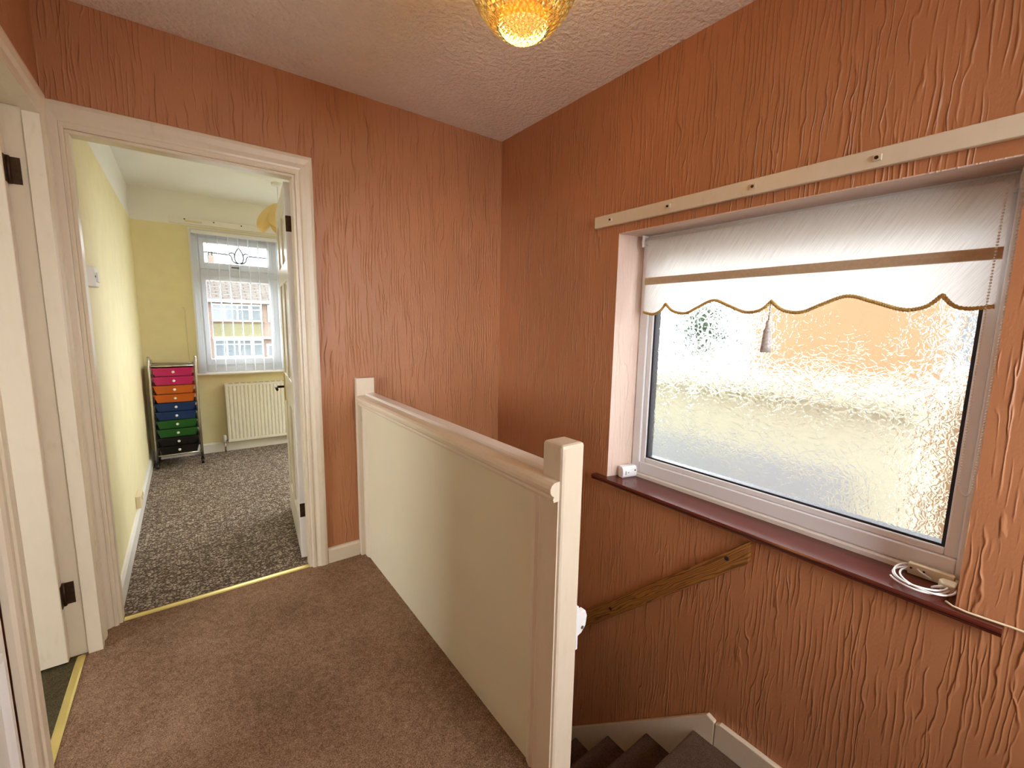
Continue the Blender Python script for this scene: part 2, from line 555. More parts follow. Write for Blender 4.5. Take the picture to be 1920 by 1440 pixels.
# left wall with two doors
L0, L1 = -0.908, -0.146           # side door opening
m = MB()
m.box(XL - 0.1, XL, L1 + 0.025, 0.0, -0.22, H)
m.box(XL - 0.1, XL, L0 - 0.025, L1 + 0.025, DH + 0.025, H)
m.box(XL - 0.1, XL, -0.975, L0 - 0.025, -0.22, H)
m.box(XL - 0.1, XL, -1.83, -0.975, DH + 0.025, H)
m.box(XL - 0.1, XL, -3.4, -1.83, -0.22, H)
m.box(XL - 0.1, XL - 0.08, -1.83, -0.975, -0.22, DH + 0.025)  # unseen backing added to block side room light behind the cupboard door gap
S('wall_left', m, 'wall', 'terracotta wallpaper wall above the open side door', 'wall')
m = MB()
m.box(-0.12, 0.98, -3.5, -3.4, -0.7, H); m.box(1.95, 2.28, -3.5, -3.4, -0.7, H)
m.box(0.98, 1.95, -3.5, -3.4, -0.7, 0.75); m.box(0.98, 1.95, -3.5, -3.4, 2.2, H)  # unseen opening added in this wall to let daylight onto the landing
S('wall_back', m, 'wall', 'terracotta wallpaper wall at the back of the landing', 'wall')
# side room shell with an unseen opening added in its outer wall for daylight
m = MB()
m.box(-3.3, -3.2, -3.5, -2.6, -0.22, H); m.box(-3.3, -3.2, -0.5, 0.2, -0.22, H)
m.box(-3.3, -3.2, -2.6, -0.5, -0.22, 0.60); m.box(-3.3, -3.2, -2.6, -0.5, 2.25, H)
m.box(-3.2, -0.12, 0.1, 0.2, -0.22, H); m.box(-3.2, -0.12, -3.5, -3.4, -0.22, H)
S('wall_side_room', m, 'grey_wall', 'plain white walls of the room behind the side door', 'wall')
# bedroom walls
m = MB()
m.box(-0.12, BX, 0.1, 3.0, -0.22, 2.145)
m.cur = 1
m.box(-0.12, BX, 0.1, 3.0, 2.145, 2.43)
S('wall_bedroom_left', m, ['yellow_wall', 'white_wall'], 'pale yellow bedroom side wall with a white band at the top', 'wall')
bx0, bx1, bz0, bz1 = 0.43, 2.30, 0.787, 2.121
m = MB()
m.box(BX, bx0, BY, BY + 0.28, -0.22, 2.145); m.box(bx1, 2.5, BY, BY + 0.28, -0.22, 2.145)
m.box(bx0, bx1, BY, BY + 0.28, -0.22, bz0); m.box(bx0, bx1, BY, BY + 0.28, bz1, 2.145)
m.cur = 1
m.box(BX, 2.5, BY, BY + 0.28, 2.145, 2.43)
S('wall_bedroom_back', m, ['yellow_wall', 'white_wall'], 'pale yellow bedroom wall around the vertical blind window', 'wall')
m = MB()
m.box(2.4, 2.5, 0.1, 1.1, -0.22, 2.43); m.box(2.4, 2.5, 2.3, BY, -0.22, 2.43)
m.box(2.4, 2.5, 1.1, 2.3, -0.22, 0.9); m.box(2.4, 2.5, 1.1, 2.3, 2.1, 2.43)  # unseen opening left here, added to brighten the bedroom from the side
S('wall_bedroom_right', m, 'yellow_wall', 'yellow bedroom wall hidden behind the open panelled door', 'wall')
m = MB().box(DR + 0.03, 2.4, 0.1005, 0.106, 0.0, 2.43)
S('wall_bedroom_front', m, 'yellow_wall', 'yellow bedroom face of the wall behind the open panelled door', 'wall')
# stairwell lower shell
m = MB().box(1.085, 1.15, -1.5, 1.7, -2.7, -0.22)
S('wall_stair_left', m, 'wall', 'terracotta wall under the balustrade beside the descending stairs', 'wall')
m = MB().box(1.0, 2.3, 1.6, 1.7, -2.7, -0.22); m.box(W, 2.28, 0.0, 1.6, -2.7, -0.22)
S('wall_hall_end', m, 'grey_wall', 'plain hall wall at the foot of the stairs', 'wall')
m = MB().box(1.0, 2.3, -3.5, 1.7, -2.85, -2.7)
S('floor_hall', m, 'stair_carpet', 'dark carpeted hall floor below the stairs', 'floor')

# ------------------------------------------------------------------ architraves, linings, skirting
PROF = [(0.0, 0.0), (0.0, 0.010), (0.006, 0.014), (0.016, 0.014), (0.019, 0.010), (0.026, 0.012), (0.040, 0.020), (0.060, 0.022), (0.072, 0.019), (0.075, 0.012), (0.075, 0.0)]
def architrave(name, kind_axis, sgn, a0, a1, zh, base, wl, wr, wt, label, mat='paint'):
    # kind_axis 1: on a Y plane (a = x), face towards -Y; 0: on an X plane (a = y), face towards +X
    rings = []
    for which in range(4):
        ring = []
        for (p, t) in PROF:
            pl, pr, pt = p / 0.075 * wl, p / 0.075 * wr, p / 0.075 * wt
            if which == 0: a, z = a0 - pl, 0.0
            elif which == 1: a, z = a0 - pl, zh + pt
            elif which == 2: a, z = a1 + pr, zh + pt
            else: a, z = a1 + pr, 0.0
            ring.append((a, base + sgn * t, z) if kind_axis == 1 else (base + sgn * t, a, z))
        rings.append(ring)
    return S(name, MB().loft(rings, smooth=False), mat, label, 'architrave')
def lining(name, axis, a0, a1, b0, b1, zh, stop0, stop1, label):
    m = MB()
    def bx(p0, p1, q0, q1, z0, z1):
        m.box(p0, p1, q0, q1, z0, z1) if axis == 1 else m.box(q0, q1, p0, p1, z0, z1)
    bx(a0 - 0.025, a0, b0, b1, 0, zh); bx(a1, a1 + 0.025, b0, b1, 0, zh); bx(a0 - 0.025, a1 + 0.025, b0, b1, zh, zh + 0.025)
    bx(a0, a0 + 0.012, stop0, stop1, 0, zh - 0.012); bx(a1 - 0.012, a1, stop0, stop1, 0, zh - 0.012); bx(a0, a1, stop0, stop1, zh - 0.012, zh)
    return S(name, m, 'paint', label, 'door lining', 0.0015)
architrave('trim_1', 1, -1, DL, DR, DH, 0.0, 0.056, 0.078, 0.09, 'cream moulded architrave around the bedroom doorway')
lining('trim_2', 1, DL, DR, 0.0, 0.105, DH, 0.0, 0.062, 'cream timber lining inside the bedroom doorway')
architrave('trim_3', 0, 1, L0, L1, DH, XL, 0.096, 0.105, 0.09, 'worn cream architrave around the open side doorway', 'worn')
lining('trim_4', 0, L0, L1, XL - 0.105, -0.001, DH, -0.044, -0.001, 'cream timber lining inside the side doorway')
m = MB().prism([(0.0, 0.0), (-0.017, 0.0), (-0.017, 0.070), (-0.010, 0.081), (0.0, 0.083)], 0, 0.8815, 1.05)
S('baseboard_far', m, 'paint', 'short cream skirting between architrave and balustrade wall post', 'skirting')
m = MB().prism([(BX, 0.0), (BX + 0.016, 0.0), (BX + 0.016, 0.082), (BX + 0.008, 0.095), (BX, 0.097)], 1, 0.106, BY)
S('baseboard_bedroom_left', m, 'white_paint', 'white skirting along the yellow bedroom side wall', 'skirting')
m = MB().prism([(BY, 0.0), (BY - 0.016, 0.0), (BY - 0.016, 0.082), (BY - 0.008, 0.095), (BY, 0.097)], 0, BX + 0.016, 2.4)
S('baseboard_bedroom_back', m, 'white_paint', 'white skirting under the bedroom radiator', 'skirting')
# stair string boards
m = MB().prism([(-3.39, -0.41), (-1.612, -0.41), (-1.612, -0.310), (-1.63, -0.298), (-3.39, -0.298)], 0, W - 0.022, W)
S('baseboard_half_landing', m, 'paint', 'cream skirting running level along the half landing', 'skirting', 0.004)
m = MB().prism([(-1.609, -0.55), (-1.609, -0.306), (-1.575, -0.294), (1.0, -2.683), (1.0, -2.7), (0.30, -2.7)], 0, W - 0.022, W)
S('baseboard_stair', m, 'paint', 'cream string board sloping down beside the stairs', 'skirting', 0.004)

# ------------------------------------------------------------------ threshold strips
m = MB().prism([(-0.014, 0.0), (-0.010, 0.005), (0.010, 0.005), (0.014, 0.0)], 0, DL + 0.014, DR - 0.014)
m.xf(lambda p: Vector((p.x, p.y + 0.022, p.z)))
obj('threshold_strip', m, 'brass', None, 'thin brass carpet strip across the bedroom doorway', 'threshold strip')
m = MB().prism([(-0.013, 0.0), (-0.008, 0.005), (0.008, 0.005), (0.013, 0.0)], 1, L0 + 0.014, L1 - 0.014)
m.xf(lambda p: Vector((p.x - 0.064, p.y, p.z)))
obj('threshold_strip', m, 'brass', None, 'brass carpet strip under the open side door', 'threshold strip')

# ------------------------------------------------------------------ doors
def panelled_door(name, loc, ang, width, hinge_z, label, handle_z):
    # local frame: u along the leaf from hinge, v across the thickness (0 = visible face), z up
    T = 0.035
    ca, sa = math.cos(ang), math.sin(ang)
    def fn(p):
        return Vector((loc[0] + p.x * ca + p.y * sa, loc[1] + p.x * sa - p.y * ca, p.z + loc[2]))
    d = thing(name, loc, label, 'door', None, 'structure')
    hgt = 1.966
    rails = [(0, 0.21), (0.80, 0.96), (1.50, 1.60), (hgt - 0.11, hgt)]
    st = 0.105; mid = 0.095
    m = MB()
    m.box(0, st, 0, T, 0, hgt); m.box(width - st, width, 0, T, 0, hgt)
    for (z0, z1) in rails:
        m.box(st, width - st, 0, T, z0, z1)
    c0, c1 = (width - mid) / 2, (width + mid) / 2
    cols = [(st, c0), (c1, width - st)]
    rows = [(0.21, 0.80), (0.96, 1.50), (1.60, hgt - 0.11)]
    for (z0, z1) in rows:
        m.box(c0, c1, 0, T, z0, z1)
    obj('door_leaf', m.xf(fn), 'white_paint', d, bevel=0.002)
    for (u0, u1) in cols:
        for (z0, z1) in rows:
            m = MB(); rg = []
            for (ins, dep) in ((-0.004, 0.004), (0.012, 0.016), (0.022, 0.016), (0.045, 0.007)):
                rg.append([(u0 + ins, dep, z0 + ins), (u1 - ins, dep, z0 + ins), (u1 - ins, dep, z1 - ins), (u0 + ins, dep, z1 - ins)])
            bk = [[(u0 - .004 if i in (0, 3) else u1 + .004, 0.031, z0 - .004 if i in (0, 1) else z1 + .004) for i in range(4)]]
            m.loft(bk + rg, smooth=False)
            obj('panel', m.xf(fn), 'white_paint', d)
    m = MB().box(width - 0.075, width - 0.035, -0.005, 0.0, handle_z - 0.09, handle_z + 0.09)
    pl = obj('handle_plate', m.xf(fn), 'brass', d, 'brass lever plate')
    m = MB().tube([(width - 0.055, 0, handle_z), (width - 0.055, -0.045, handle_z), (width - 0.066, -0.052, handle_z), (width - 0.16, -0.050, handle_z - 0.006)], [0.008, 0.008, 0.009, 0.007], 8)
    obj('lever', m.xf(fn), 'bronze', pl, 'dark lever handle')
    for z in hinge_z:
        m = MB().box(-0.0025, 0.0, 0.002, 0.033, z, z + 0.076)
        m.box(-0.003, 0.018, T, T + 0.003, z, z + 0.076)
        m.cyl((-0.003, T + 0.003, z), (-0.003, T + 0.003, z + 0.076), 0.005, 8)
        obj('hinge', m.xf(fn), 'bronze', d, 'dark bronze butt hinge')
    return d
# leaf line from (0.772,0.109) to about (0.853,0.86); the visible face looks towards the bedroom side wall
panelled_door('door_1', (0.772, 0.109, 0.010), math.atan2(0.752, 0.078), 0.757, [0.235, 1.73], 'white six panel bedroom door standing open', 0.86)

# flush side door, opened flat into the side room
d = thing('door_2', (-0.112, -0.187, 0.008), 'flush cream side door standing open beside the corner', 'door', None, 'structure')
m = MB().box(-0.852, -0.094, -0.187, -0.152, 0.008, 1.972)
obj('door_leaf', m, 'paint', d, bevel=0.003)
for z in (0.222, 1.735):
    m = MB().box(-0.094, -0.0915, -0.184, -0.155, z, z + 0.085)
    m.box(-0.092, -0.062, -0.1500, -0.1455, z, z + 0.085)
    m.cyl((-0.090, -0.154, z - 0.002), (-0.090, -0.154, z + 0.087), 0.006, 8)
    for k in range(3):
        m.cyl((-0.072, -0.1515, z + 0.015 + 0.027 * k), (-0.072, -0.1495, z + 0.015 + 0.027 * k), 0.004, 8)
    obj('hinge', m, 'bronze', d, 'dark bronze butt hinge with screws')

# cupboard door beside it, closed, flush with its frame
d = thing('door_3', (-0.04, -1.43, 0.0), 'closed white cupboard door at the picture edge beside the worn architrave', 'door', None, 'structure')
m = MB().box(-0.095, -0.019, -1.825, -1.018, 0.004, 1.995)
obj('door_leaf', m, 'white_paint', d, bevel=0.003)
for (z0, z1) in ((0.10, 0.60), (0.72, 1.88)):
    rg = []
    for (o, dep) in ((0.0, 0.0), (0.004, 0.008), (0.012, 0.010), (0.020, 0.004), (0.024, 0.0)):
        rg.append([(dep - 0.019, -1.060 - o, z0 + o), (dep - 0.019, -1.78 + o, z0 + o), (dep - 0.019, -1.78 + o, z1 - o), (dep - 0.019, -1.060 - o, z1 - o)])
    m = MB().loft(rg, smooth=False, caps=False)
    obj('panel_moulding', m, 'white_paint', d)

# ------------------------------------------------------------------ balustrade
b = thing('balustrade', (1.1, -0.8, 0.0), 'ivory boarded balustrade with moulded rail and square newel beside the stairs', 'balustrade')
m = MB().box(NX, NX + 0.078, NY, NY + 0.078, -0.6, 1.004)
obj('newel_post', m, 'paint', b, 'cream square newel post', bevel=0.009)
m = MB().box(1.052, 1.148, -0.036, -0.001, 0.0, 1.004)
obj('wall_post', m, 'paint', b, 'cream half post on the wall', bevel=0.003)
m = MB().box(1.084, 1.094, NY + 0.07, -0.036, 0.0, 0.88)
obj('panel', m, 'panel', b, 'smooth ivory infill board')
m = MB().box(1.125, 1.135, NY + 0.07, -0.036, -0.22, 0.88)
obj('back_panel', m, 'panel', b)
# hand rail moulding: profile in X-Z run along Y
prof = [(1.084, 0.858), (1.058, 0.858), (1.055, 0.866), (1.058, 0.873), (1.052, 0.876), (1.046, 0.884), (1.045, 0.894), (1.049, 0.903), (1.058, 0.909), (1.084, 0.911)]
m = MB().prism(prof, 1, -1.592, -0.037)
m.box(1.0841, 1.094, NY + 0.0785, -0.037, 0.86, 0.9105)
obj('handrail', m, 'paint', b, 'cream moulded handrail with an exposed end')
m = MB().prism([(1.0945, 0.86), (1.0945, 0.916), (1.10, 0.921), (1.145, 0.921), (1.150, 0.914), (1.150, 0.86)], 1, NY + 0.0785, -0.037)
obj('capping', m, 'white_paint', b, 'bright white rail capping')
def bead(y0, y1):
    # vertical moulding on the face of the board
    p = [(1.0845, y0), (1.076, y0), (1.073, y0 + 0.25 * (y1 - y0)), (1.079, y0 + 0.40 * (y1 - y0)), (1.074, y0 + 0.55 * (y1 - y0)), (1.0795, y0 + 0.85 * (y1 - y0)), (1.0845, y1)]
    return MB().prism(p, 2, 0.0, 0.857)
m = MB()
for (y0, y1) in ((-1.535, -1.476),):
    m = bead(y0, y1)
    obj('edge_moulding', m, 'worn', b, 'scuffed cream vertical moulding')
m = bead(-0.0365, -0.085)
obj('edge_moulding', m, 'paint', b)
m = MB().box(NX - 0.004, NX - 0.0002, -1.592, -1.536, 0.0, 0.857)
obj('newel_strip', m, 'paint', b)

# stair gate catch on the newel
g = thing('gate_catch', (1.156, -1.56, 0.37), 'small white stair gate catch screwed to the newel post', 'gate catch')
m = MB().box(NX + 0.0775, NX + 0.086, -1.596, -1.545, 0.405, 0.535)
obj('back_plate', m, 'plastic', g, bevel=0.002)
m = MB().prism([(1.162, 0.440), (1.180, 0.445), (1.196, 0.462), (1.200, 0.490), (1.194, 0.508), (1.162, 0.508)], 1, -1.592, -1.572)
obj('hook', m, 'plastic', g, bevel=0.002)
m = MB().cyl((1.181, -1.5925, 0.462), (1.181, -1.594, 0.462), 0.005, 10)
obj('pin', m, 'steel', g)

# ------------------------------------------------------------------ staircase
s = thing('staircase', (1.57, -1.5, -2.7), 'dark brown carpeted stairs descending past the window wall', 'staircase')
RISE, GO, Y0, Z0 = 0.2075, 0.225, -1.520, -0.409
def tread(i):
    yn = Y0 + GO * i; z = Z0 - RISE * i
    yb = yn - GO - 0.01
    p = [(yb, z), (yn - 0.012, z), (yn - 0.003, z - 0.004), (yn, z - 0.012), (yn - 0.003, z - 0.021), (yn - 0.014, z - 0.026), (yn - 0.024, z - 0.03), (yn - 0.024, z - RISE - 0.01), (yb, z - RISE - 0.01)]
    return MB().prism(p, 0, 1.1505, W - 0.0225)
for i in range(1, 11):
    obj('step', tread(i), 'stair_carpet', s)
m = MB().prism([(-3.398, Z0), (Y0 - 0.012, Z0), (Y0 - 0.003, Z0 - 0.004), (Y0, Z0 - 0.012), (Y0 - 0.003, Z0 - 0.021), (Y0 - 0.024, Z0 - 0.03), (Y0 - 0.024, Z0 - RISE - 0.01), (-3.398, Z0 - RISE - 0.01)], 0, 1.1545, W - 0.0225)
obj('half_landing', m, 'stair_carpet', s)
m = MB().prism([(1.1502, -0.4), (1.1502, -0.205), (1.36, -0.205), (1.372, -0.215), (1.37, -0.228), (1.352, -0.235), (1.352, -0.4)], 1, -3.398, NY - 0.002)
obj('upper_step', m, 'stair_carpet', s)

# ------------------------------------------------------------------ pine handrail board on the wall
yE, yF = -1.679, 0.6
m = MB().prism([(yE, 0.517), (yE, 0.425), (yF, 0.425 - (yF - yE) * 0.94), (yF, 0.517 - (yF - yE) * 0.94)], 0, W - 0.024, W - 0.0005)
hb = thing('handrail_board', (W, yE, 0.42), 'stained pine board fixed down the wall beside the stairs', 'handrail board')
o = obj('board', m, 'pine', hb, bevel=0.003)
for (y, dz) in ((-1.60, 0.062), (-1.05, 0.05)):
    z = 0.425 - (y - yE) * 0.94 + dz
    m = MB().cyl((W - 0.0245, y, z), (W - 0.0255, y, z), 0.009, 12)
    obj('screw_hole', m, 'dark_plastic', hb, 'dark screw hole')

# ------------------------------------------------------------------ landing window
def rect_frame(m, ax, p0, p1, a0, a1, z0, z1, wl, wr, wb, wt):
    def bx(q0, q1, y0, y1):
        m.box(p0, p1, q0, q1, y0, y1) if ax == 0 else m.box(q0, q1, p0, p1, y0, y1)
    bx(a0, a0 + wl, z0, z1); bx(a1 - wr, a1, z0, z1); bx(a0 + wl, a1 - wr, z0, z0 + wb); bx(a0 + wl, a1 - wr, z1 - wt, z1)
    return m
gy0, gy1, gz0, gz1 = -2.151, -1.083, 0.660, 1.640
w = thing('window_1', (2.16, -1.6, 0.57), 'white plastic framed landing window with floral obscure glass', 'window', None, 'structure')
m = rect_frame(MB(), 0, 2.14, 2.215, -2.24, -1.003, 0.572, 1.733, 0.050, 0.045, 0.056, 0.055)
obj('frame', m, 'upvc', w, bevel=0.004)
m = rect_frame(MB(), 0, 2.150, 2.205, -2.190, -1.048, 0.628, 1.678, 0.030, 0.026, 0.024, 0.030)
obj('sash_bead', m, 'upvc', w, bevel=0.005)
m = rect_frame(MB(), 0, 2.158, 2.20, -2.160, -1.074, 0.652, 1.648, 0.009, 0.009, 0.008, 0.008)
obj('gasket', m, 'gasket', w)
m = MB().box(2.166, 2.172, gy0 - 0.005, gy1 + 0.005, gz0 - 0.005, gz1 + 0.005)
obj('pane', m, 'obscure', w, 'floral patterned obscure glass')
m = MB().prism([(2.128, 0.551), (2.215, 0.551), (2.215, 0.571), (2.134, 0.571), (2.128, 0.566)], 1, -2.214, -1.003)
obj('packing_strip', m, 'upvc_warm', w)
m = MB().prism([(1.966, 0.536), (1.962, 0.541), (1.962, 0.546), (1.967, 0.551), (2.0, 0.551), (2.0, 0.529), (1.966, 0.529)], 1, -2.306, -0.893)
m.box(2.0, 2.215, -2.214, -0.966, 0.5355, 0.5508)
obj('window_sill', m, 'sill', w, 'glossy mahogany window board')

# ------------------------------------------------------------------ roller blind
XB = 2.095
rb = thing('roller_blind', (XB, -1.62, 1.2), 'ivory scalloped roller blind with gold braid and tassel', 'blind')
yl, yr = -1.058, -2.186
m = MB().cyl((XB + 0.019, -1.035, 1.700), (XB + 0.019, -2.196, 1.700), 0.018, 20)
obj('roller', m, 'fabric', rb)
for y in (-1.030, -2.2):
    m = MB().box(XB, XB + 0.04, y - 0.004, y + 0.004, 1.675, 1.728)
    m.cyl((XB + 0.019, y - 0.008, 1.70), (XB + 0.019, y + 0.006, 1.70), 0.02, 16)
    obj('bracket', m, 'plastic', rb, bevel=0.001)
keys = [(-1.058, 1.372), (-1.110, 1.362), (-1.150, 1.376), (-1.176, 1.408), (-1.176, 1.408), (-1.205, 1.380), (-1.240, 1.367), (-1.284, 1.366), (-1.335, 1.390), (-1.400, 1.416), (-1.465, 1.392), (-1.520, 1.369), (-1.560, 1.366), (-1.595, 1.378), (-1.623, 1.406), (-1.623, 1.406), (-1.655, 1.377), (-1.695, 1.364), (-1.735, 1.367), (-1.790, 1.392), (-1.855, 1.415), (-1.920, 1.396), (-1.985, 1.372), (-2.020, 1.368), (-2.055, 1.380), (-2.081, 1.409), (-2.081, 1.409), (-2.105, 1.380), (-2.135, 1.369), (-2.186, 1.374)]
def catmull(pts, n=6):
    out = []
    segs = []; cur = [pts[0]]
    for a, c in zip(pts, pts[1:]):
        if a == c:
            segs.append(cur); cur = [c]
        else:
            cur.append(c)
    segs.append(cur)
    for sg in segs:
        k = len(sg)
        for i in range(k - 1):
            p0, p1, p2, p3 = sg[max(i - 1, 0)], sg[i], sg[i + 1], sg[min(i + 2, k - 1)]
            for j in range(n):
                t = j / n
                out.append(tuple(0.5 * (2 * b1 + (c1 - a1) * t + (2 * a1 - 5 * b1 + 4 * c1 - d1) * t * t + (3 * b1 - a1 - 3 * c1 + d1) * t ** 3) for a1, b1, c1, d1 in zip(p0, p1, p2, p3)))
        out.append(sg[-1])
    return out
edge = catmull(keys, 8)
edge = [e for i, e in enumerate(edge) if i == 0 or e != edge[i - 1]]
m = MB(); rings = []
for (y, z) in edge:
    rings.append([(XB, y, z + (1.70 - z) * t) for t in (0, 0.15, 0.35, 0.6, 0.8, 1.0)])
m.loft(rings, closed_ring=False, caps=False, smooth=False)
obj('fabric', m, 'fabric', rb, 'ivory slub weave cloth')
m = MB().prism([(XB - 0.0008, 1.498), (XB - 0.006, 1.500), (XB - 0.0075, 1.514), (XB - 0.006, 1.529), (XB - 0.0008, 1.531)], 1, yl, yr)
obj('hem_pocket', m, 'hem', rb, 'lath pocket with the lath shadow in its beige')
# braid: tight twisted cord
pts = []; rad = []
dense = []
for a, c in zip(edge, edge[1:]):
    L = math.hypot(c[0] - a[0], c[1] - a[1]); n = max(1, int(L / 0.0022))
    dense += [(a[0] + (c[0] - a[0]) * j / n, a[1] + (c[1] - a[1]) * j / n) for j in range(n)]
dense.append(edge[-1])
for i, (y, z) in enumerate(dense):
    pts.append((XB - 0.003, y, z)); rad.append(0.0056 if i % 3 else 0.0074)
obj('braid', MB().tube(pts, rad, 6), 'gold_braid', rb, 'gold braid edging')
yt = -1.620
m = MB().lathe([(0.0008, 1.336), (0.006, 1.334), (0.008, 1.327), (0.0065, 1.318), (0.0095, 1.309), (0.012, 1.301), (0.0145, 1.297), (0.0145, 1.292), (0.0130, 1.289), (0.0155, 1.28), (0.0185, 1.235), (0.0195, 1.216), (0.001, 1.215)], XB - 0.006, yt, 28, mod=lambda t, z: (0.0014 * math.sin(t * 14) if z < 1.288 else 0))
ts = obj('tassel', m, 'silk', rb, 'silver grey silk tassel')
obj('cord', MB().cyl((XB - 0.003, -1.622, 1.402), (XB - 0.006, yt, 1.334), 0.0014, 6), 'dark_plastic', ts)
# bead chain loop at the control end
m = MB()
def chain_path():
    P = []
    for i in range(0, 101):
        t = i / 100
        P.append((XB - 0.012, -2.176 + 0.004 * math.sin(t * 3.0), 1.69 - t * 0.82))
    for i in range(1, 14):
        a = math.pi * i / 14
        P.append((XB - 0.012, -2.188 + 0.012 * math.cos(a) - 0.002, 0.870 - 0.026 * math.sin(a)))
    for i in range(0, 101):
        t = i / 100
        P.append((XB - 0.010, -2.202 - 0.004 * math.sin(t * 3.0), 0.87 + t * 0.82))
    return P
for p in chain_path():
    m.ball(p, 0.0031, 6, 4)
obj('bead_chain', m, 'plastic', rb, 'white bead chain')

# ------------------------------------------------------------------ curtain batten over the window
cb = thing('curtain_batten', (W, -1.8, 1.77), 'long cream batten screwed above the landing window', 'batten')
m = MB().box(W - 0.021, W - 0.0005, -3.0, -0.826, 1.773, 1.827)
obj('board', m, 'paint', cb, bevel=0.003)
for y in (-0.927, -1.234, -1.573, -1.919):
    m = MB().box(W - 0.026, W - 0.021, y - 0.012, y + 0.010, 1.790, 1.808)
    c = obj('bracket_plate', m, 'paint', cb, bevel=0.002)
    m = MB().cyl((W - 0.029, y, 1.799), (W - 0.026, y, 1.799), 0.005, 10)
    obj('screw', m, 'bronze', c, 'dark screw head')

# ------------------------------------------------------------------ things on the window board
a = thing('alarm_sensor', (2.09, -0.99, 0.551), 'small white plastic sensor box in the corner of the mahogany window board', 'sensor')
prof = [(0.0, 0.0), (-0.030, 0.0), (-0.037, 0.010), (-0.039, 0.028), (-0.037, 0.047), (-0.028, 0.058), (0.0, 0.058)]
ya = -0.998
def sensor_xf(p):
    an = math.radians(-14)
    x, y = p.x, p.y
    return Vector((2.048 + x * math.cos(an) - y * math.sin(an), ya + x * math.sin(an) + y * math.cos(an) + 0.003, p.z + 0.5515))
m = MB().prism(prof, 0, 0.0, 0.086).xf(sensor_xf)
bd = obj('casing', m, 'plastic', a, bevel=0.003)
m = MB().cyl((0.074, -0.036, 0.036), (0.074, -0.0395, 0.036), 0.004, 10).xf(sensor_xf)
obj('lens', m, 'dark_plastic', a, 'dark round sensor eye')
m = MB().box(0.016, 0.019, -0.0405, -0.035, 0.018, 0.036).xf(sensor_xf)
obj('slot', m, 'steel', a)
m = MB().box(0.030, 0.036, -0.0405, -0.035, 0.026, 0.030).xf(sensor_xf)
obj('slot', m, 'steel', a)

cc = thing('coiled_cable', (2.06, -2.13, 0.551), 'loosely coiled thin white cable at the end of the mahogany window board', 'cable')
def coil():
    P = []
    n = 150
    for i in range(n):
        t = i / n
        a = 2 * math.pi * 3.15 * t + 2.2
        rx = 0.080 + 0.012 * math.sin(5 * t * 3)
        ry = 0.062 + 0.007 * math.cos(11 * t)
        cx, cy = 2.062 + 0.012 * math.sin(9 * t), -2.135 + 0.008 * math.cos(7 * t)
        P.append((cx + rx * math.cos(a), cy + ry * math.sin(a), 0.5565 + 0.010 * abs(math.sin(a * 0.5 + 0.4)) + 0.010 * t))
    return P
C0 = coil()
obj('coil', MB().tube(C0, 0.0028, 7), 'plastic', cc)
obj('cable_tail', MB().tube([(2.0, -2.196, 0.556), (1.985, -2.212, 0.5555), (1.981, -2.24, 0.5555), (1.988, -2.30, 0.5555), (1.990, -2.32, 0.556), (1.993, -2.42, 0.553), (1.994, -2.6, 0.549)], 0.0028, 7), 'ivory_plastic', cc)
obj('cable_tail', MB().tube([(2.142, -2.096, 0.565), (2.13, -2.098, 0.575), (2.118, -2.105, 0.579), (2.10, -2.125, 0.572), (2.09, -2.15, 0.566)], 0.0028, 7), 'plastic', cc)
jb = thing('junction_block', (2.12, -2.14, 0.551), 'cream plastic cable block against the window frame beside the coiled cable', 'junction block')
m = MB().box(2.108, 2.127, -2.196, -2.092, 0.5515, 0.588)
obj('casing', m, 'ivory_plastic', jb, bevel=0.003)
for y in (-2.100, -2.130):
    obj('screw', MB().cyl((2.1065, y, 0.573), (2.108, y, 0.573), 0.003, 8), 'dark_plastic', jb)
pg = thing('cable_plug', (2.08, -2.185, 0.551), 'cream angled plug lying beside the coiled white cable', 'plug')
m = MB().prism([(2.060, -2.205), (2.062, -2.176), (2.088, -2.166), (2.106, -2.172), (2.106, -2.205)], 2, 0.5515, 0.578)
obj('casing', m, 'ivory_plastic', pg, bevel=0.004)
obj('strain_relief', MB().tube([(2.065, -2.178, 0.565), (2.048, -2.166, 0.566), (2.036, -2.160, 0.566)], [0.006, 0.004, 0.003], 8), 'plastic', pg)

# ------------------------------------------------------------------ ceiling lamp
LX, LY = 1.165, -1.285
lp = thing('ceiling_lamp', (LX, LY, 2.09), 'lit amber cut glass ceiling lamp over the landing', 'ceiling lamp')
rib = lambda t, z: 0.0035 * abs(math.sin(t * 14)) * min(1.0, max(0.0, (2.30 - z) / 0.06))
m = MB().lathe([(0.072, 2.128), (0.088, 2.142), (0.110, 2.166), (0.130, 2.192), (0.146, 2.222), (0.154, 2.255), (0.153, 2.285), (0.142, 2.312), (0.120, 2.336), (0.100, 2.35)], LX, LY, 112, mod=rib)
obj('glass_bowl', m, 'amber', lp, 'amber fluted glass bowl')
m = MB().lathe([(0.001, 2.100), (0.018, 2.1015), (0.038, 2.107), (0.055, 2.118), (0.066, 2.132), (0.071, 2.148), (0.068, 2.162), (0.060, 2.170)], LX, LY, 64, mod=lambda t, z: 0.0012 * math.sin(t * 24) if z < 2.14 else 0)
obj('glass_finial', m, 'amber', lp, 'round amber glass boss')
m = MB().lathe([(0.06, 2.352), (0.108, 2.352), (0.112, 2.362), (0.112, 2.395), (0.104, 2.41), (0.06, 2.4295)], LX, LY, 40, caps=True)
obj('gallery', m, 'brass', lp, 'brass ceiling gallery')
m = MB().lathe([(0.014, 2.352), (0.014, 2.318), (0.016, 2.312)], LX, LY, 16, caps=True)
obj('lamp_holder', m, 'plastic', lp)
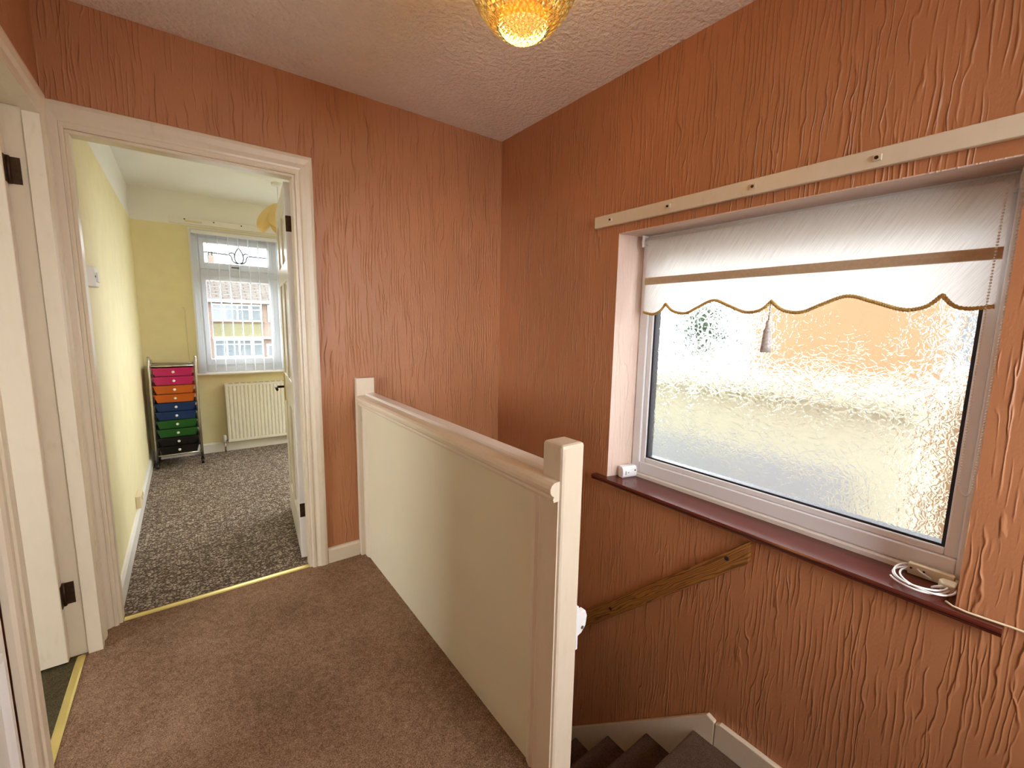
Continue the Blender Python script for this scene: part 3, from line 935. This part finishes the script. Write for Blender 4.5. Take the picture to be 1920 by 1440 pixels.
m = MB().lathe([(0.001, 2.218), (0.016, 2.221), (0.027, 2.236), (0.030, 2.254), (0.024, 2.282), (0.014, 2.306), (0.013, 2.314)], LX, LY, 24)
obj('bulb', m, 'bulb', lp, 'glowing bulb')
pl = bpy.data.lights.new('lamp_light', 'POINT')
pl.energy = 2.4
pl.color = (1.0, 0.80, 0.52)
pl.shadow_soft_size = 0.035
plo = bpy.data.objects.new('lamp_light', pl)
plo.location = (0, 0, 2.19 - 2.09)
plo.parent = lp
COL.objects.link(plo)

# ------------------------------------------------------------------ bedroom: window
w = thing('window_2', (1.1, 2.8, 0.787), 'white bedroom window with leaded tulip top light', 'window', None, 'structure')
YF = 2.775
lights = [(0.500, 1.105), (1.125, 1.73)]
m = rect_frame(MB(), 1, YF, YF + 0.07, bx0, bx1, bz0, bz1, 0.060, 0.060, 0.070, 0.060)
m.box(bx0 + 0.06, bx1 - 0.06, YF, YF + 0.07, 1.715, 1.775)
m.box(1.095, 1.155, YF, YF + 0.07, bz0 + 0.07, 1.715); m.box(1.095, 1.155, YF, YF + 0.07, 1.775, bz1 - 0.06)
obj('frame', m, 'upvc', w, bevel=0.004)
panes = [((0.49, 1.095), (0.857, 1.715)), ((0.49, 1.095), (1.775, 2.061)), ((1.155, 2.24), (0.857, 1.715)), ((1.155, 2.24), (1.775, 2.061))]
for (xa, xb), (za, zb) in panes:
    m = rect_frame(MB(), 1, YF - 0.012, YF + 0.055, xa, xb, za, zb, 0.040, 0.030, 0.060, 0.045)
    sh = obj('sash', m, 'upvc', w, bevel=0.003)
    m = MB().box(xa + 0.035, xb - 0.025, YF + 0.02, YF + 0.026, za + 0.055, zb - 0.04)
    obj('pane', m, 'glass', sh)
# leaded tulip in both top lights
def lead(path, r=0.0066):
    return MB().tube([(x, YF + 0.017, z) for (x, z) in path], r, 6)
def bez(p0, p1, p2, n=10):
    return [((1 - t) ** 2 * p0[0] + 2 * t * (1 - t) * p1[0] + t * t * p2[0], (1 - t) ** 2 * p0[1] + 2 * t * (1 - t) * p1[1] + t * t * p2[1]) for t in (i / n for i in range(n + 1))]
for (xa, xb) in ((0.53, 1.065),):
    cx = (xa + xb) / 2 + 0.015; zt, zb_, zm = 2.015, 1.836, 1.926
    leads = [[(xa, zm + 0.006), (cx - 0.085, zm)], [(cx + 0.085, zm), (xb, zm - 0.004)], [(cx, zt), (cx, zt - 0.018)]]
    petal = bez((cx, zt - 0.018), (cx - 0.055, zm + 0.005), (cx - 0.028, zb_ + 0.028)) + bez((cx - 0.028, zb_ + 0.028), (cx, zb_ + 0.002), (cx + 0.028, zb_ + 0.028))[1:] + bez((cx + 0.028, zb_ + 0.028), (cx + 0.055, zm + 0.005), (cx, zt - 0.018))[1:]
    leads.append(petal)
    for sg in (-1, 1):
        leads.append(bez((cx + sg * 0.030, zm - 0.005), (cx + sg * 0.055, zm + 0.045), (cx + sg * 0.088, zm)))
        leads.append(bez((cx + sg * 0.088, zm), (cx + sg * 0.060, zm - 0.005), (cx + sg * 0.058, zb_ + 0.04), 8) + bez((cx + sg * 0.058, zb_ + 0.04), (cx + sg * 0.035, zb_ + 0.008), (cx + sg * 0.008, zb_ + 0.012), 8)[1:])
    for path in leads:
        obj('lead_strip', lead(path), 'lead', w)
m = MB().cyl((0.80, YF - 0.014, 1.802), (0.80, YF - 0.03, 1.802), 0.010, 10)
m.box(0.74, 0.812, YF - 0.036, YF - 0.026, 1.795, 1.808)
obj('window_handle', m, 'steel', w)
m = MB().box(1.075, 1.089, YF - 0.030, YF - 0.012, 1.18, 1.32)
obj('window_handle', m, 'upvc', w, bevel=0.004)
m = MB().prism([(2.660, 0.770), (2.655, 0.776), (2.655, 0.786), (2.662, 0.791), (YF, 0.791), (YF, 0.770)], 0, 0.395, 2.34)
obj('window_sill', m, 'white_paint', w, bevel=0.002)
m = MB()
m.box(bx0, bx0 + 0.006, BY + 0.0005, YF, 0.791, bz1 - 0.006); m.box(bx1 - 0.006, bx1, BY + 0.0005, YF, 0.791, bz1 - 0.006); m.box(bx0, bx1, BY + 0.0005, YF, bz1 - 0.006, bz1)
obj('reveal', m, 'white_wall', w)
m = rect_frame(MB(), 1, BY - 0.008, BY, bx0 - 0.012, bx1 + 0.012, 0.792, bz1 + 0.012, 0.014, 0.014, 0.0005, 0.014)
obj('reveal_bead', m, 'white_paint', w)

vb = thing('vertical_blind', (1.1, 2.70, 0.80), 'white vertical slat blind drawn edge on across the bedroom window', 'blind')
m = MB().box(bx0 + 0.008, bx1 - 0.008, 2.685, 2.725, 2.078, 2.112)
obj('headrail', m, 'upvc', vb, bevel=0.003)
for i in range(22):
    x = 0.472 + 0.0825 * i
    m = MB()
    rg = []
    for j in range(5):
        yy = 2.664 + 0.080 * j / 4
        xx = x + 0.004 * math.sin(math.pi * j / 4)
        rg.append([(xx - 0.0006, yy, 0.802), (xx + 0.0006, yy, 0.802), (xx + 0.0006, yy, 2.078), (xx - 0.0006, yy, 2.078)])
    m.loft(rg, smooth=False)
    sl = obj('slat', m, 'blind_slat', vb)
    m = MB().box(x - 0.001, x + 0.005, 2.668, 2.740, 0.797, 0.815)
    obj('weight', m, 'plastic', sl)
m = MB()
for i in range(21):
    x = 0.472 + 0.0825 * i
    m.tube([(x, 2.668, 0.812), (x + 0.02, 2.668, 0.806), (x + 0.041, 2.668, 0.804), (x + 0.062, 2.668, 0.806), (x + 0.0825, 2.668, 0.812)], 0.0010, 5)
obj('stabilising_chain', m, 'plastic', vb)

m = MB().box(0.288, 1.95, BY - 0.022, BY - 0.0005, 2.158, 2.208)
bb = thing('bedroom_batten', (1.1, BY, 2.158), 'scarred white timber batten above the bedroom window', 'batten')
obj('board', m, 'white_paint', bb, bevel=0.002)
for x in (0.40, 0.62, 0.84, 1.02):
    obj('screw', MB().cyl((x, BY - 0.0235, 2.195), (x, BY - 0.022, 2.195), 0.006, 8), 'bronze', bb)
m = MB().box(0.40, 0.53, BY - 0.0232, BY - 0.022, 2.170, 2.188)
obj('bare_patch', m, 'worn', bb, 'bare brown patch')

# ------------------------------------------------------------------ bedroom: radiator
rd = thing('radiator', (1.1, 2.66, 0.1), 'cream ribbed panel radiator under the bedroom window', 'radiator')
rx0, rx1 = 0.612, 1.60
prof = []
nrib = 30
pit = (rx1 - rx0 - 0.02) / nrib
prof.append((rx0, 2.665)); prof.append((rx0, 2.652))
for i in range(nrib):
    x = rx0 + 0.01 + i * pit
    prof += [(x, 2.650), (x + pit * 0.22, 2.650), (x + pit * 0.36, 2.657), (x + pit * 0.64, 2.657), (x + pit * 0.78, 2.650)]
prof += [(rx1 - 0.01, 2.650), (rx1, 2.652), (rx1, 2.665)]
m = MB().prism(prof, 2, 0.125, 0.655)
m.box(rx0, rx1, 2.650, 2.665, 0.100, 0.125); m.box(rx0, rx1, 2.650, 2.665, 0.655, 0.672)
obj('front_panel', m, 'radiator', rd)
m = MB().box(rx0 + 0.005, rx1 - 0.005, 2.666, 2.695, 0.110, 0.660)
obj('convector', m, 'radiator', rd)
m = MB().box(rx0 - 0.003, rx1 + 0.003, 2.647, 2.698, 0.673, 0.679)
tg = obj('top_grille', m, 'radiator', rd, bevel=0.002)
for i in range(18):
    x = rx0 + 0.03 + i * 0.053
    obj('slot', MB().box(x, x + 0.034, 2.662, 2.688, 0.6788, 0.6796), 'dark_plastic', tg)
m = MB().cyl((rx0 - 0.028, 2.675, 0.0), (rx0 - 0.028, 2.675, 0.10), 0.008, 10)
m.cyl((rx0 - 0.032, 2.675, 0.118), (rx0 + 0.004, 2.675, 0.118), 0.010, 10)
vv = obj('valve', m, 'chrome', rd)
m = MB().lathe([(0.001, 0.172), (0.012, 0.170), (0.016, 0.155), (0.016, 0.128), (0.010, 0.100)], rx0 - 0.028, 2.675, 14, caps=True)
obj('valve_cap', m, 'plastic', vv)

# ------------------------------------------------------------------ bedroom: drawer trolley
dt = thing('drawer_trolley', (0.225, 2.52, 0.0), 'ten drawer chrome trolley with pink, orange, blue, green and black drawers', 'trolley')
tx0, tx1, ty0, ty1 = 0.072, 0.392, 2.375, 2.675
for x in (tx0, tx1):
    pts = [(x, ty0, 0.055), (x, ty0, 0.5), (x, ty0, 0.90)]
    for i in range(1, 8):
        a = math.pi * i / 8
        pts.append((x, ty0 + 0.045 - 0.045 * math.cos(a), 0.93 + 0.038 * math.sin(a)))
    pts += [(x, ty0 + 0.09, 0.91)]
    obj('side_frame', MB().tube(pts, 0.0105, 10), 'chrome', dt)
    pts = [(x, ty1, 0.055), (x, ty1, 0.93)]
    obj('rear_post', MB().tube(pts, 0.0105, 10), 'chrome', dt)
    m = MB()
    for k in range(11):
        m.box(x - 0.004, x + 0.004, ty0, ty1, 0.118 + 0.0765 * k, 0.126 + 0.0765 * k)
    obj('runner', m, 'plastic', dt)
for (y, z) in ((ty0, 0.115), (ty1, 0.115), (ty0 + 0.0, 0.895), (ty1, 0.895)):
    obj('cross_bar', MB().cyl((tx0, y, z), (tx1, y, z), 0.008, 10), 'chrome', dt)
m = MB().box(tx0 + 0.008, tx1 - 0.008, ty0 + 0.01, ty1 - 0.01, 0.890, 0.898)
obj('top_shelf', m, 'steel', dt)
cols = ['pink', 'pink', 'orange', 'orange', 'blue', 'blue', 'green', 'green', 'black', 'black']
for k, c in enumerate(cols):
    zt = 0.880 - 0.0765 * k
    x0, x1 = tx0 + 0.012, tx1 - 0.012
    rg = []
    for (ins, z) in ((0.0, zt), (0.0, zt - 0.006), (0.008, zt - 0.007), (0.024, zt - 0.070)):
        rg.append([(x0 + ins, ty0 - 0.008 + ins * 0.4, z), (x1 - ins, ty0 - 0.008 + ins * 0.4, z), (x1 - ins, ty1 - 0.02 - ins * 0.4, z), (x0 + ins, ty1 - 0.02 - ins * 0.4, z)])
    ins = 0.027
    for (ins, z) in ((0.027, zt - 0.066), (0.005, zt)):
        rg.append([(x0 + ins, ty0 - 0.008 + ins * 0.5, z), (x1 - ins, ty0 - 0.008 + ins * 0.5, z), (x1 - ins, ty1 - 0.02 - ins * 0.5, z), (x0 + ins, ty1 - 0.02 - ins * 0.5, z)])
    m = MB().loft(rg[:4], smooth=False, caps=False)
    m.loft(rg[4:], smooth=False, caps=False)
    # floor of the tray and rim
    b0 = len(m.v)
    m.v += [tuple(p) for p in rg[3]] + [tuple(p) for p in rg[4]] + [tuple(p) for p in rg[0]] + [tuple(p) for p in rg[5]]
    m.face([b0, b0 + 1, b0 + 2, b0 + 3]); m.face([b0 + 4, b0 + 5, b0 + 6, b0 + 7])
    for j in range(4):
        j2 = (j + 1) % 4
        m.face([b0 + 8 + j, b0 + 8 + j2, b0 + 12 + j2, b0 + 12 + j])
    dr = obj('drawer', m, c, dt, c + ' plastic drawer')
    m = MB().ball(((tx0 + tx1) / 2, ty0 - 0.008, zt - 0.036), 0.011, 10, 8)
    obj('knob', m, 'plastic', dr, 'white knob')
for x in (tx0, tx1):
    for y in (ty0, ty1):
        m = MB().cyl((x - 0.010, y, 0.022), (x + 0.010, y, 0.022), 0.022, 16)
        m.box(x - 0.013, x + 0.013, y - 0.01, y + 0.01, 0.030, 0.056)
        obj('castor', m, 'dark_plastic', dt, 'black castor')

# ------------------------------------------------------------------ bedroom: small fittings
sw = thing('light_switch', (BX, 0.22, 1.43), 'white surface mounted switch on the yellow bedroom wall', 'switch')
m = MB().prism([(BX + 0.0005, 0.165), (BX + 0.030, 0.168), (BX + 0.034, 0.18), (BX + 0.034, 0.265), (BX + 0.030, 0.277), (BX + 0.0005, 0.28)], 2, 1.428, 1.512)
obj('box', m, 'plastic', sw, bevel=0.003)
m = MB().box(BX + 0.033, BX + 0.040, 0.200, 0.245, 1.448, 1.488)
obj('rocker', m, 'plastic', sw, bevel=0.002)
for y in (0.180, 0.262):
    obj('screw', MB().cyl((BX + 0.034, y, 1.470), (BX + 0.036, y, 1.470), 0.004, 8), 'dark_plastic', sw)
so = thing('wall_socket', (BX, 1.18, 0.10), 'ivory socket low on the yellow bedroom wall', 'socket')
m = MB().box(BX + 0.0005, BX + 0.028, 1.115, 1.26, 0.110, 0.190)
obj('box', m, 'ivory_plastic', so, bevel=0.004)
for y in (1.15, 1.225):
    obj('switch_rocker', MB().box(BX + 0.027, BX + 0.033, y - 0.008, y + 0.008, 0.160, 0.180), 'ivory_plastic', so)
m = MB().tube([(0.335, BY - 0.003, 1.405), (0.343, BY - 0.003, 1.398), (0.350, BY - 0.003, 1.38), (0.350, BY - 0.003, 1.1), (0.356, BY - 0.003, 0.90), (0.357, BY - 0.004, 0.5), (0.357, BY - 0.018, 0.1)], 0.003, 6)
obj('wall_cable', m, 'ivory_plastic', None, 'thin painted cable running down the yellow wall beside the bedroom window', 'cable')
pn = thing('pendant_lamp', (1.03, 1.85, 2.0), 'yellow petal shaded pendant lamp on the bedroom ceiling', 'pendant lamp')
m = MB().lathe([(0.001, 2.398), (0.030, 2.400), (0.044, 2.408), (0.046, 2.4245)], 1.03, 1.85, 24)
obj('ceiling_rose', m, 'plastic', pn)
obj('cord', MB().cyl((1.03, 1.85, 2.400), (1.03, 1.85, 2.255), 0.003, 8), 'plastic', pn)
m = MB().lathe([(0.022, 2.262), (0.024, 2.22)], 1.03, 1.85, 16, caps=True)
obj('lamp_holder', m, 'plastic', pn)
for k in range(6):
    a0 = 2 * math.pi * k / 6 + 0.3
    rg = []
    for i in range(9):
        t = i / 8
        r = 0.035 + 0.125 * math.sin(t * 1.75) 
        z = 2.255 - 0.215 * t ** 1.15
        hw = 0.62 * (math.sin(math.pi * min(1, 0.18 + 0.80 * t)) ** 0.5)
        ring = []
        for j in range(7):
            aa = a0 + hw * (j / 6 * 2 - 1)
            rr = r * (1.0 + 0.06 * math.cos((j / 6 * 2 - 1) * math.pi / 2)) + 0.003 * (k % 2)
            ring.append((1.03 + rr * math.cos(aa), 1.85 + rr * math.sin(aa), z))
        rg.append(ring)
    m = MB().loft(rg, closed_ring=False, caps=False)
    pt = obj('petal', m, 'shade', pn)
    md = pt.modifiers.new('thickness', 'SOLIDIFY'); md.thickness = 0.0015

# ------------------------------------------------------------------ outside
m = MB().box(-60, 80, -30, 90, -2.95, -2.87)
S('ground', m, 'ground', 'pale paved ground between the houses', 'ground')

def house(x0, label):
    h = thing('terraced_house', (x0 + 3, 38, -2.87), label, 'house', 'terraced houses across the street')
    yf = 37.0
    m = MB().box(x0, x0 + 6.2, yf, yf + 8, -2.87, 2.75)
    obj('wall', m, 'brick_red', h)
    m = MB().prism([(yf - 0.45, 2.68), (yf + 4.0, 5.20), (yf + 8.4, 2.68), (yf + 8.4, 2.86), (yf + 4.0, 5.40), (yf - 0.45, 2.86)], 0, x0, x0 + 6.2)
    obj('roof', m, 'roof', h, 'brown tiled roof')
    m = MB().box(x0, x0 + 6.2, yf - 0.50, yf - 0.44, 2.56, 2.80)
    obj('fascia', m, 'white_paint', h)
    m = MB().box(x0 + 0.55, x0 + 3.75, yf - 0.10, yf, 0.02, 1.05)
    obj('hung_tiles', m, 'tile_hang', h, 'buff tile hung band')
    m = MB().box(x0 + 0.45, x0 + 3.85, yf - 0.16, yf - 0.0, 1.05, 1.14)
    obj('ledge', m, 'bronze', h)
    m = MB().box(x0 + 0.45, x0 + 4.6, yf - 0.5, yf - 0.0, -0.14, 0.02)
    obj('canopy', m, 'white_paint', h)
    def win(xa, xb, za, zb, n):
        m = MB()
        step = (xb - xa) / n
        rect_frame(m, 1, yf - 0.12, yf - 0.02, xa, xb, za, zb, 0.10, 0.10, 0.10, 0.10)
        for i in range(1, n):
            m.box(xa + step * i - 0.06, xa + step * i + 0.06, yf - 0.12, yf - 0.02, za + 0.1, zb - 0.1)
        m.box(xa + 0.1, xb - 0.1, yf - 0.11, yf - 0.03, zb - 0.42, zb - 0.36)
        f = obj('window', m, 'upvc', h)
        for i in range(n):
            obj('pane', MB().box(xa + step * i + 0.05, xa + step * (i + 1) - 0.05, yf - 0.05, yf - 0.045, za + 0.05, zb - 0.05), 'house_glass', f)
    win(x0 + 0.50, x0 + 3.72, 1.16, 2.46, 4)
    win(x0 + 4.15, x0 + 5.30, 1.16, 2.46, 2)
    win(x0 + 0.50, x0 + 3.72, -1.55, -0.18, 4)
    win(x0 + 5.0, x0 + 5.8, -1.55, -0.3, 1)
    m = MB().box(x0 + 3.95, x0 + 4.85, yf - 0.06, yf, -2.87, -0.55)
    d = obj('front_door', m, 'white_paint', h)
    for (za, zb) in ((-1.5, -0.7), (-2.7, -1.7)):
        for q in range(2):
            obj('door_panel', MB().box(x0 + 4.08 + q * 0.38, x0 + 4.35 + q * 0.38, yf - 0.075, yf - 0.06, za, zb), 'house_glass', d)
    m = MB().box(x0 + 0.62, x0 + 1.05, yf + 3.3, yf + 4.1, 5.0, 6.30)
    cq = obj('chimney', m, 'brick_red', h)
    for q in (0.72, 0.94):
        obj('chimney_pot', MB().lathe([(0.09, 6.30), (0.08, 6.62), (0.10, 6.64)], x0 + q, yf + 3.7, 10, caps=True), 'tile_hang', cq)
house(1.48, 'brick terraced house with a wide upper window seen through the bedroom window')
house(7.68, 'brick terraced house joined on beside the front door of the facing house')
house(-4.72, 'brick terraced house joined on at the chimney side of the facing house')

nh = thing('neighbour_house', (7, -4, -2.87), 'orange brick neighbouring house blurred through the obscure glass', 'house')
m = MB().box(6.0, 12.0, -6.0, 0.22, -2.87, 2.3)
obj('wall', m, 'brick_orange', nh, 'orange brick side wall')
m = MB().prism([(5.75, 2.3), (9.0, 4.4), (12.25, 2.3)], 1, -6.1, 0.35)
obj('roof', m, 'roof', nh)
m = rect_frame(MB(), 0, 5.95, 6.05, -2.7, -1.56, 0.9, 2.1, 0.08, 0.08, 0.08, 0.08)
f = obj('window', m, 'upvc', nh)
obj('pane', MB().box(5.98, 5.985, -2.65, -1.6, 0.95, 2.05), 'house_glass', f)
gg = thing('garage', (5.4, 2, -2.87), 'cream rendered garage blurred through the lower obscure glass', 'garage')
m = MB().box(4.6, 5.9, -1.66, 9.0, -2.87, 0.72)
obj('wall', m, 'render', gg)
m = MB().box(4.5, 5.95, -1.72, 9.05, 0.72, 0.84)
obj('roof_edge', m, 'render', gg)
m = MB().box(4.56, 4.6, -1.3, 8.0, -2.8, 0.16)
obj('garage_door', m, 'grey_door', gg)
tr = thing('tree', (12.0, 4.25, -2.87), 'dark leafy tree blurred through the upper obscure glass', 'tree')
m = MB().tube([(12, 4.25, -2.87), (12.05, 4.25, -0.8), (12.0, 4.27, 1.0)], [0.16, 0.12, 0.08], 8)
obj('trunk', m, 'bark', tr)
m = MB()
rnd = random.Random(3)
for k in range(900):
    a = rnd.uniform(0, 2 * math.pi); ph = math.acos(rnd.uniform(-1, 1)); rr = 0.98 * rnd.uniform(0.25, 1.0)
    c = Vector((12 + rr * math.sin(ph) * math.cos(a), 4.25 + rr * math.sin(ph) * math.sin(a), 1.42 + 0.95 * rr * math.cos(ph)))
    u = Vector((rnd.uniform(-1, 1), rnd.uniform(-1, 1), rnd.uniform(-1, 1))).normalized(); v2 = u.orthogonal().normalized()
    b0 = len(m.v)
    m.v += [tuple(c + 0.16 * u), tuple(c + 0.08 * v2), tuple(c - 0.16 * u), tuple(c - 0.08 * v2)]
    m.face([b0, b0 + 1, b0 + 2, b0 + 3])
obj('foliage', m, 'leaf', tr, kind='stuff')
